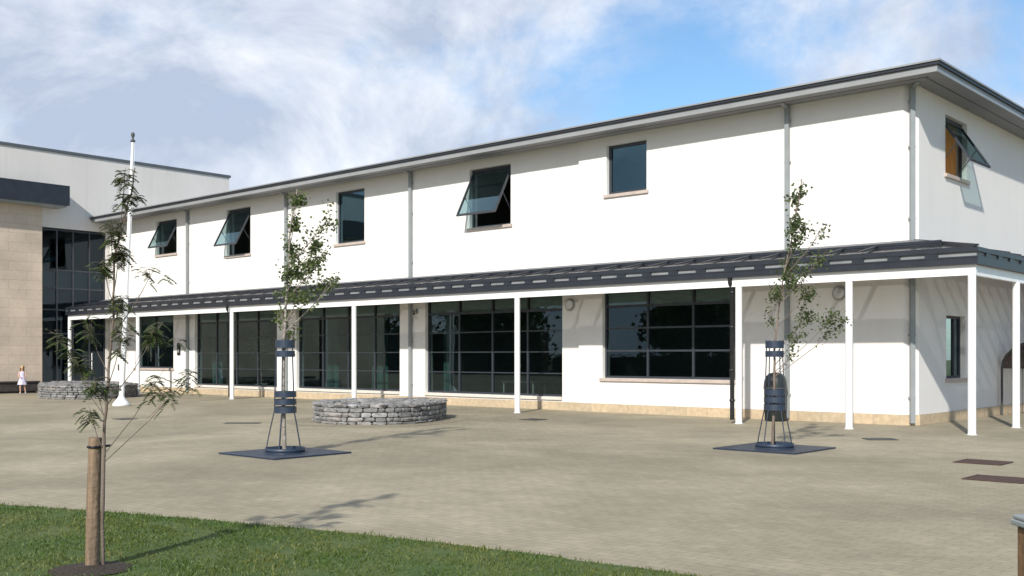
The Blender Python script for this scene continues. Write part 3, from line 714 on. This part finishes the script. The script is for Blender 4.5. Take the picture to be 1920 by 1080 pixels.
T3c=[(.46,4.39,.05,.12,.4),(.39,4.13,.12,.2),(.33,3.82,.12,.24),(.55,3.69,.15,.16,.6),(.86,3.69,.10,.06,.5),(.35,3.47,.17,.17,.9),(.35,3.11,.24,.2,.8),(.79,3.2,.22,.09,.6),(.26,2.85,.30,.14,1.1),(0.0,2.63,.14,.2,.7),(.53,2.63,.17,.16,.8),(.62,2.24,.20,.14,.9),(.97,2.19,.24,.08,.8),(1.19,2.12,.10,.06,.8),(.44,1.93,.13,.12,.6),(.31,1.62,.09,.16,.3),(-.09,2.24,.10,.24,.25)]
young_tree('young_tree','slender young birch near the building corner, one low branch reaching right',(.42,-7.3,.02),T3t,T3c,(.026,.007),M['bark'],M['leaf_birch_dark'],32,.056,33)
T1t=[(0.0,-.01),(.02,.66),(.04,1.04),(.05,1.43),(.08,1.81),(.1,2.19),(.15,2.46),(.21,2.69),(.24,2.88)]
T1c=[(.2,2.80,.08,.07,.8),(.24,2.67,.08,.05,.9),(.08,2.44,.08,.07,1.2),(.12,2.27,.07,.09,1.5),(.02,2.17,.05,.07,.9),(.34,2.14,.10,.08,.4),(-.29,1.64,.10,.12,1.0),(.38,1.68,.13,.12,1.2),(.17,1.66,.07,.14,1.2),(-.08,1.70,.11,.12,.7),(-.02,1.33,.13,.08,1.1),(.42,1.36,.16,.06,1.1),(.60,1.36,.08,.05,.8),(-.06,1.12,.05,.08,.6),(.13,1.93,.04,.09,.9),(-.17,1.45,.08,.08,.8)]
young_tree('young_tree','young rowan with feathery leaves tied to a timber stake on the lawn',(1.565,-19.59,.03),T1t,T1c,(.0145,.004),M['bark'],M['leaf_rowan'],38,.072,8,depth=1.0,pinnate=True)
# stake and tie
S=thing('tree_stake','weathered round timber stake on the lawn beside the young rowan','stake',(1.515,-19.63,0))
m_=MB(); m_.tube([Vector((0,0,-.05)),RV*.008+Vector((0,0,.5)),RV*.022+Vector((0,0,.965))],[.050,.048,.045],16); o=m_.build('post',M['stake'],S); bevel(o,.006)
m_=MB(); 
q=[RV*.022+Vector((0,0,.90))+(RV*math.cos(a)*.052+DV*math.sin(a)*.052) for a in [k/16*6.283 for k in range(17)]]; m_.tube(q,.009,6,cap=False)
m_.tube([RV*.07+Vector((0,0,.90)),RV*.12+DV*.03+Vector((0,0,.905)),RV*.07+DV*.05+Vector((0,0,.90))],.009,6); m_.build('tie',M['black'],S)

# ------------------------------------------------------------------ tree grates and guards
def grate(x,y,label):
    t=thing('tree_grate',label,'tree grate',(x,y,0.004),0,'square metal tree grates')
    m_=MB(); s=.74
    m_.box(-s,s,-s,-s+.05,0,.022); m_.box(-s,s,s-.05,s,0,.022); m_.box(-s,-s+.05,-s+.051,s-.051,0,.022); m_.box(s-.05,s,-s+.051,s-.051,0,.022)
    k=-s+.075
    while k<s-.06:
        if abs(k)>.26: m_.box(k-.0165,k+.0165,-s+.051,s-.051,.002,.021)
        else:
            m_.box(k-.0165,k+.0165,-s+.051,-.27,.002,.021); m_.box(k-.0165,k+.0165,.27,s-.051,.002,.021)
        k+=.04
    m_.build('slotted_plate',M['greyblue'],t)
    m_=MB(); m_.lathe([(.25,.0),(.33,.0),(.33,.03),(.25,.03)],n=28); m_.build('collar_ring',M['greyblue'],t)
    m_=MB(); m_.lathe([(0,-.002),(.74,-.002)],n=4); 
    return t
g1=grate(-4.97,-13.25,'square blue grey grate at the foot of the tree left of the stone wall')
g2=grate(.42,-7.28,'square blue grey grate at the foot of the tree near the corner')
def guard(x,y,label,rz):
    t=thing('tree_guard',label,'tree guard',(x,y,.03),rz,'metal tree guards')
    def band(z0,z1,r0,r1):
        m_=MB(); m_.lathe([(r0,z0),(r0+.004,z0),(r1+.004,z1),(r1,z1),(r0,z0)],n=28,smooth=False); m_.build('band',M['greyblue'],t)
    r=.148
    band(1.51,1.61,r,r); band(1.655,1.775,r,r)
    band(.62,.72,.174,.173); band(.75,.84,.172,.171); band(.87,.965,.170,.169)
    for k in range(5):
        a=k/5*6.283+.3; c,s=math.cos(a),math.sin(a)
        m_=MB(); m_.tube([(c*.30,s*.30,0),(c*.275,s*.275,.16),(c*.215,s*.215,.45),(c*.166,s*.166,.66),(c*.161,s*.161,.95),(c*.141,s*.141,1.5),(c*.141,s*.141,1.79)],.009,6); m_.build('bar',M['greyblue'],t)
    m_=MB(); m_.lathe([(.27,0),(.315,0),(.315,.07),(.31,.07),(.305,.006),(.27,.006)],n=28); m_.build('foot_ring',M['greyblue'],t)
guard(-4.97,-13.25,'banded blue metal guard round the tree left of the stone wall',0)
guard(.42,-7.28,'banded blue metal guard round the tree near the corner, in front of the black bin',.5)

# ------------------------------------------------------------------ litter bin, covers, bollard
t=thing('litter_bin','black round topped litter bin against the wall behind the right hand tree','bin',(-3.17,-.40,0))
m_=MB(); m_.lathe([(0,0),(.235,0),(.25,.03),(.262,.78)],n=28); m_.build('body',M['bin'],t)
m_=MB(); m_.lathe([(.268,.78),(.272,.84),(.262,.95),(.225,1.06),(.15,1.14),(.0,1.175)],n=28); m_.build('hood',M['bin'],t)
m_=MB(); m_.lathe([(.274,.775),(.281,.78),(.281,.80),(.274,.805)],n=28); m_.build('rim',M['iron'],t)
m_=MB(); m_.box(-.13,.13,-.272,-.20,.85,.98); bevel(m_.build('opening',M['black'],t),.01)
def cover(x,y,w_,d_,rz,label,mt):
    t=thing('drain_cover',label,'drain cover',(x,y,.004),rz,'drain covers in the paving')
    m_=MB(); m_.box(-w_/2,w_/2,-d_/2,-d_/2+.03,0,.010); m_.box(-w_/2,w_/2,d_/2-.03,d_/2,0,.010); m_.box(-w_/2,-w_/2+.03,-d_/2+.031,d_/2-.031,0,.010); m_.box(w_/2-.03,w_/2,-d_/2+.031,d_/2-.031,0,.010); m_.build('rim',mt,t)
    m_=MB(); m_.box(-w_/2+.034,w_/2-.034,-d_/2+.034,d_/2-.034,-.001,.008)
    nx=int(w_/.07)
    for i in range(nx):
        for j in range(int(d_/.07)):
            if (i+j)%2: m_.box(-w_/2+.05+i*.07,-w_/2+.09+i*.07,-d_/2+.05+j*.07,-d_/2+.065+j*.07,.008,.0105)
    m_.build('lid',mt,t)
cover(3.76,-7.30,.66,.60,0,'rusty brown cover near the right edge, the farther of two',M['rust'])
cover(4.60,-9.36,.72,.60,0,'rusty brown cover near the right edge, the nearer of two',M['rust'])
cover(.93,-4.15,.55,.42,R(40),'grey metal cover in the paving in front of the building corner',M['iron'])
cover(-15.45,-10.41,.45,.45,0,'small dark cover right of the flagpole foot',M['iron'])
cover(-11.92,-9.4,.8,.3,R(41),'dark narrow cover between the banded tree guard and the rubble wall',M['iron'])
cover(-7.82,-3.87,.5,.5,0,'small dark cover in front of the tall glazing',M['iron'])
t=thing('bollard','square brown timber bollard with a grey capped top at the right edge','bollard',(7.757,-19.036,0),R(41.8))
m_=MB(); m_.box(-.13,.13,-.12,.12,-.05,.915); bevel(m_.build('post',M['boll'],t),.008)
m_=MB(); m_.box(-.145,.145,-.14,.14,.916,.938); m_.box(-.14,.14,-.135,.135,.939,.955); bevel(m_.build('cap',M['pipe'],t),.005)
m_=MB(); m_.tube([(-.119,.0,.80),(-.150,0,.80)],.010,10); m_.build('bolt',M['black'],t)

# ------------------------------------------------------------------ curved shelter by the end wall
t=thing('cycle_shelter','arched clear cycle shelter with dark hoops against the end wall','shelter',(0,0,0))
def arch(y,x0=.10,x1=2.35,zs=1.25,zt=2.0,n=14):
    p=[(x0,y,0),(x0,y,zs)]; c=(x0+x1)/2; r=(x1-x0)/2
    for k in range(1,n): a=math.pi*(1-k/n); p.append((c+r*math.cos(a),y,zs+(zt-zs)*math.sin(a)))
    return p+[(x1,y,zs),(x1,y,0)]
for y in (5.8,7.1,8.4):
    m_=MB(); m_.tube(arch(y),.03,8); m_.build('hoop',M['iron'],t)
m_=MB(); a0=arch(5.8);a1=arch(8.4)
for (p,q),(r_,s_) in zip(zip(a0[1:-2],a0[2:-1]),zip(a1[1:-2],a1[2:-1])): m_.quad(p,q,s_,r_)
m_.build('curved_roof',M['polycarb'],t)
m_=MB(); m_.add([(p[0],8.38,p[2]) for p in a0],[tuple(range(len(a0)))]); m_.build('end_panel',M['polycarb'],t)
m_=MB(); 
for k in range(8): x=.35+k*.25; m_.tube([(x,5.82,.05),(x,5.82,1.25+.74*math.sin(math.acos(max(-1,min(1,(x-1.225)/1.125)))))],.009,6)
m_.tube([(.1,5.82,1.25),(2.35,5.82,1.25)],.02,8); m_.build('grille',M['iron'],t)
t=thing('garden_wall','maroon brick wall standing off the end wall behind the cycle shelter','wall',(0,0,0))
m_=MB(); m_.box(.06,6,9.0,9.25,0,2.9); m_.build('brickwork',M['maroon'],t)
m_=MB(); m_.box(.05,6.05,8.96,9.29,2.9,2.97); m_.build('coping',M['sill'],t)

# ------------------------------------------------------------------ girl
def skin_body(parent,name,joints,edges,m,lev=2,root=0):
    me=bpy.data.meshes.new(name); me.from_pydata([j[0] for j in joints],edges,[]); me.update(); me.materials.append(m)
    o=bpy.data.objects.new(name,me); COL.objects.link(o); o.parent=parent
    md=o.modifiers.new('skin','SKIN'); 
    for i,j in enumerate(joints):
        r=j[1]; me.skin_vertices[0].data[i].radius=(r if isinstance(r,tuple) else (r,r))
    me.skin_vertices[0].data[root].use_root=True
    md.use_smooth_shade=True
    s=o.modifiers.new('sub','SUBSURF'); s.levels=lev; s.render_levels=lev
    return o
G=thing('person','small blonde girl in a white and lilac dress standing by the black bench','person',(-35.3,-4.45,0),R(64))
# local: x = right of figure as seen, -y = facing the viewer, height about 1.16 m
J=[((0,0,.60),(.085,.065)),((0,0,.72),(.075,.055)),((0,.005,.86),(.09,.06)),((0,.01,.93),(.035,.035)),((0,0,.99),(.045,.05)),((0,-.005,1.06),(.068,.078)),((0,0,1.13),(.045,.055)),
   ((.11,.01,.88),.030),((.15,-.02,.75),.023),((.10,-.13,.69),.018),((.085,-.15,.685),.018),
   ((-.11,.01,.88),.030),((-.15,-.02,.75),.023),((-.09,-.13,.70),.018),((-.07,-.15,.69),.018),
   ((.06,0,.55),.055),((.085,.02,.31),.035),((.12,.06,.07),.022),((.12,-.02,.025),.022),
   ((-.06,0,.55),.055),((-.075,-.03,.31),.035),((-.07,.0,.07),.022),((-.075,-.09,.025),.022),
   ((0,-.09,1.045),.012)]
E_=[(0,1),(1,2),(2,3),(3,4),(4,5),(5,6),(2,7),(7,8),(8,9),(9,10),(2,11),(11,12),(12,13),(13,14),(0,15),(15,16),(16,17),(17,18),(0,19),(19,20),(20,21),(21,22),(5,23)]
for hb,sg in ((10,1),(14,-1)):
    bx_,by2,bz=J[hb][0]
    for k in range(4):
        i=len(J); o_=(k-1.5)*.010; ln=(.024,.03,.028,.02)[k]
        J.append(((bx_+o_*.7,by2-.012,bz-.004+o_*.5),.0055)); J.append(((bx_+o_*.9-sg*.008,by2-.018-ln*.6,bz-.012+o_*.5),.0048)); E_+=[(hb,i),(i,i+1)]
    i=len(J); J.append(((bx_-sg*.016,by2+.004,bz+.012),.006)); J.append(((bx_-sg*.030,by2-.010,bz+.016),.005)); E_+=[(hb,i),(i,i+1)]
skin_body(G,'body',J,E_,M['skin'])
m_=MB()
prof=[(.086,.80,.058),(.092,.86,.066),(.084,.72,.066),(.095,.64,.08),(.15,.48,.12),(.19,.36,.15)]
prof=[(.07,.915,.05),(.10,.88,.066),(.096,.80,.068),(.086,.72,.064),(.105,.63,.088),(.15,.50,.12),(.185,.37,.15)]
vs=[];nn_=28
for r,z,r2 in prof:
    for k in range(nn_):
        a=k/nn_*6.283; wv=1+(.07*math.sin(a*7) if z<.6 else 0); vs.append((r*wv*math.cos(a),r2*wv*math.sin(a),z))
m_.add(vs,[(i*nn_+k,i*nn_+(k+1)%nn_,(i+1)*nn_+(k+1)%nn_,(i+1)*nn_+k) for i in range(len(prof)-1) for k in range(nn_)],True)
m_.build('dress',M['dress'],G)
m_=MB(); vs=[];hp_=[(.0,1.175,.0),(.05,1.165,.055),(.078,1.12,.085),(.084,1.06,.09),(.08,.99,.085),(.075,.93,.07),(.06,.87,.05)]
for r,z,r2 in hp_:
    for k in range(19):
        a=math.pi*(-.18+1.36*k/18) if z<1.11 else 2*math.pi*k/18
        vs.append((r*math.cos(a),.012+r2*math.sin(a),z))
m_.add(vs,[(i*19+k,i*19+k+1,(i+1)*19+k+1,(i+1)*19+k) for i in range(len(hp_)-1) for k in range(18)],True)
hb=m_.build('hair',M['hair'],G); so=hb.modifiers.new('s','SOLIDIFY'); so.thickness=.012
for sx in (-.026,.026):
    m_=MB(); m_.lathe([(0,-.008),(.007,-.004),(.008,0),(.007,.004),(0,.008)],(sx,-.073,1.065),10); m_.build('eye',M['black'],G)
m_=MB(); m_.tube([(-.018,-.076,1.018),(0,-.082,1.014),(.018,-.076,1.018)],.004,6); m_.build('mouth',mat('lips',(.45,.16,.14),.5),G)
for sx,y in ((.12,0),(-.075,-.06)):
    m_=MB(); m_.box(sx-.028,sx+.028,y-.06,y+.075,0,.045); o=m_.build('shoe',M['dress'],G); bevel(o,.018,3)

# ------------------------------------------------------------------ trees behind the camera (seen in the window reflections)
def big_tree(name,label,x,y,h_,r_,seed):
    rnd=random.Random(seed); T=thing(name,label,'tree',(x,y,0),0,'trees across the road behind the viewpoint')
    tr=MB(); tr.tube([(0,0,-.05),(.1,0,h_*.3),(.2,.1,h_*.7)],[.28,.2,.08],8); lf=MB()
    for k in range(26):
        a=rnd.uniform(0,6.283); z=rnd.uniform(.35,.95)*h_; rr_=r_*math.sin(math.pi*min(1,max(.1,(z/h_-.2)/.85)))*rnd.uniform(.2,.9)
        c=Vector((rr_*math.cos(a),rr_*math.sin(a),z)); tr.tube([(.1,0,z*.6),c*.6+Vector((0,0,z*.38)),c],[.08,.05,.02],5)
        for q in range(170):
            v=Vector((rnd.gauss(0,1),rnd.gauss(0,1),rnd.gauss(0,.8)))*.75*r_/3
            leafq(lf,c+v,.5,rnd)
    tr.build('trunk',M['bark'],T); lf.build('crown',M['leaf_far'],T)
for (x,y,h_,r_,lb) in ((-36,-50,6.6,3.6,'round headed tree furthest right of the row behind the viewpoint'),(-43,-56,6.4,2.6,'small tree second in the row behind the viewpoint'),(-57,-50,7.2,3.8,'wide tree beside the gap in the row behind the viewpoint'),
        (-66,-54,9.5,4.2,'tall tree left of the wide one behind the viewpoint'),(-76,-50,9,4.2,'dense tree before the tallest behind the viewpoint'),(-87,-54,10.5,4.8,'tallest tree of the row behind the viewpoint'),(-100,-50,9.5,4.8,'last tree at the far end of the row behind the viewpoint')):
    big_tree('broadleaf_tree', lb, x, y, h_, r_, int(-x))

def hedge(label,x0,x1,y,h_,seed):  # unseen hedges, added to darken what the windows reflect
    rnd=random.Random(seed); T=thing('hedge',label,'hedge',((x0+x1)/2,y,0)); lf=MB(); st=MB(); hw=(x1-x0)/2
    st.box(-hw+.5,hw-.5,-.5,.5,-.05,h_*.8)
    k=int((x1-x0)*h_*14)
    for i in range(k):
        x=rnd.uniform(-hw,hw); top=h_*(1+.16*noise.noise(Vector((x*.25+seed,0,0)))+.08*noise.noise(Vector((x*1.1,seed,0)))); z=rnd.uniform(.1,1)*top
        leafq(lf,Vector((x,rnd.choice((-1,1))*rnd.uniform(.5,.9),z)),.4,rnd)
    st.build('stems',M['soil'],T); lf.build('foliage',M['leaf_far'],T)
hedge('long tall unseen hedge added behind the viewpoint to darken the window reflections',-118,-50,-47,4.6,2)
hedge('low unseen hedge added behind the viewpoint to darken the window reflections',-49,12,-46,1.9,3)

# ------------------------------------------------------------------ light
sd=Vector((.629,-1.449,1)).normalized()
sl=bpy.data.lights.new('sun','SUN'); sl.energy=3.9; sl.angle=R(1.1); sl.color=(1,.955,.88)
so=bpy.data.objects.new('sun',sl); COL.objects.link(so); so.rotation_euler=sd.to_track_quat('Z','Y').to_euler(); so.location=(10,-20,30)
wd=bpy.data.worlds.new('World'); scene.world=wd; wd.use_nodes=True
N=wd.node_tree.nodes; L=wd.node_tree.links; bg=N['Background']; bg.inputs['Strength'].default_value=.10
sky=N.new('ShaderNodeTexSky'); sky.sky_type='NISHITA'; sky.sun_disc=False; sky.sun_elevation=math.asin(sd.z); sky.sun_rotation=math.atan2(sd.x,sd.y); sky.air_density=1.0; sky.dust_density=.6; sky.ozone_density=2
tc=N.new('ShaderNodeTexCoord')
mp=N.new('ShaderNodeMapping'); mp.inputs['Scale'].default_value=(1,1,1.5); mp.inputs['Location'].default_value=(8.1,.7,5.4); L.new(tc.outputs['Generated'],mp.inputs['Vector'])
def nz(sc_,det,dist=0,rough=.55,loc=None):
    n=N.new('ShaderNodeTexNoise'); n.inputs['Scale'].default_value=sc_; n.inputs['Detail'].default_value=det; n.inputs['Distortion'].default_value=dist; n.inputs['Roughness'].default_value=rough
    if loc:
        m2=N.new('ShaderNodeMapping'); m2.inputs['Scale'].default_value=(1,1,1.5); m2.inputs['Location'].default_value=loc; L.new(tc.outputs['Generated'],m2.inputs['Vector']); L.new(m2.outputs[0],n.inputs['Vector'])
    else: L.new(mp.outputs[0],n.inputs['Vector'])
    return n
n1=nz(3.6,10,.3,.60)
dot=N.new('ShaderNodeVectorMath'); dot.operation='DOT_PRODUCT'; dot.inputs[1].default_value=(.7455,.6667,.35); L.new(tc.outputs['Generated'],dot.inputs[0])
mm=N.new('ShaderNodeMath'); mm.operation='MULTIPLY_ADD'; mm.inputs[1].default_value=-.20; L.new(dot.outputs['Value'],mm.inputs[0]); L.new(n1.outputs['Fac'],mm.inputs[2])
cov=N.new('ShaderNodeMapRange'); cov.interpolation_type='SMOOTHSTEP'; cov.inputs[1].default_value=.30; cov.inputs[2].default_value=.56; L.new(mm.outputs[0],cov.inputs[0]); cov.inputs[4].default_value=.96
n2=nz(4.6,10,.35,.6,(2.2,8.6,4.3))
cc=N.new('ShaderNodeValToRGB'); cc.color_ramp.elements[0].position=.39; cc.color_ramp.elements[1].position=.60
cc.color_ramp.elements[0].color=(4.0,4.6,5.8,1); cc.color_ramp.elements[1].color=(7.6,7.9,8.4,1); L.new(n2.outputs['Fac'],cc.inputs[0])
skm=N.new('ShaderNodeVectorMath'); skm.operation='MULTIPLY'; skm.inputs[1].default_value=(.95,1.15,1.25); L.new(sky.outputs[0],skm.inputs[0])
mx=N.new('ShaderNodeMixRGB'); L.new(cov.outputs[0],mx.inputs[0]); L.new(skm.outputs[0],mx.inputs[1]); L.new(cc.outputs[0],mx.inputs[2]); L.new(mx.outputs[0],bg.inputs['Color'])

# ------------------------------------------------------------------ camera
cd=bpy.data.cameras.new('camera'); cam=bpy.data.objects.new('camera',cd); COL.objects.link(cam); scene.camera=cam
cam.location=(8.78,-23.22,1.55)
cd.sensor_width=36; cd.lens=36*1957/1920; cd.shift_y=128/1920; cd.clip_end=2000; cd.clip_start=.1
fw=Vector((-.6665,.7455,0)); cam.rotation_euler=fw.to_track_quat('-Z','Y').to_euler()
scene.view_settings.view_transform='Standard'; scene.view_settings.look='None'; scene.view_settings.exposure=.38; scene.view_settings.gamma=1
scene.cycles.transparent_max_bounces=16; scene.cycles.max_bounces=8
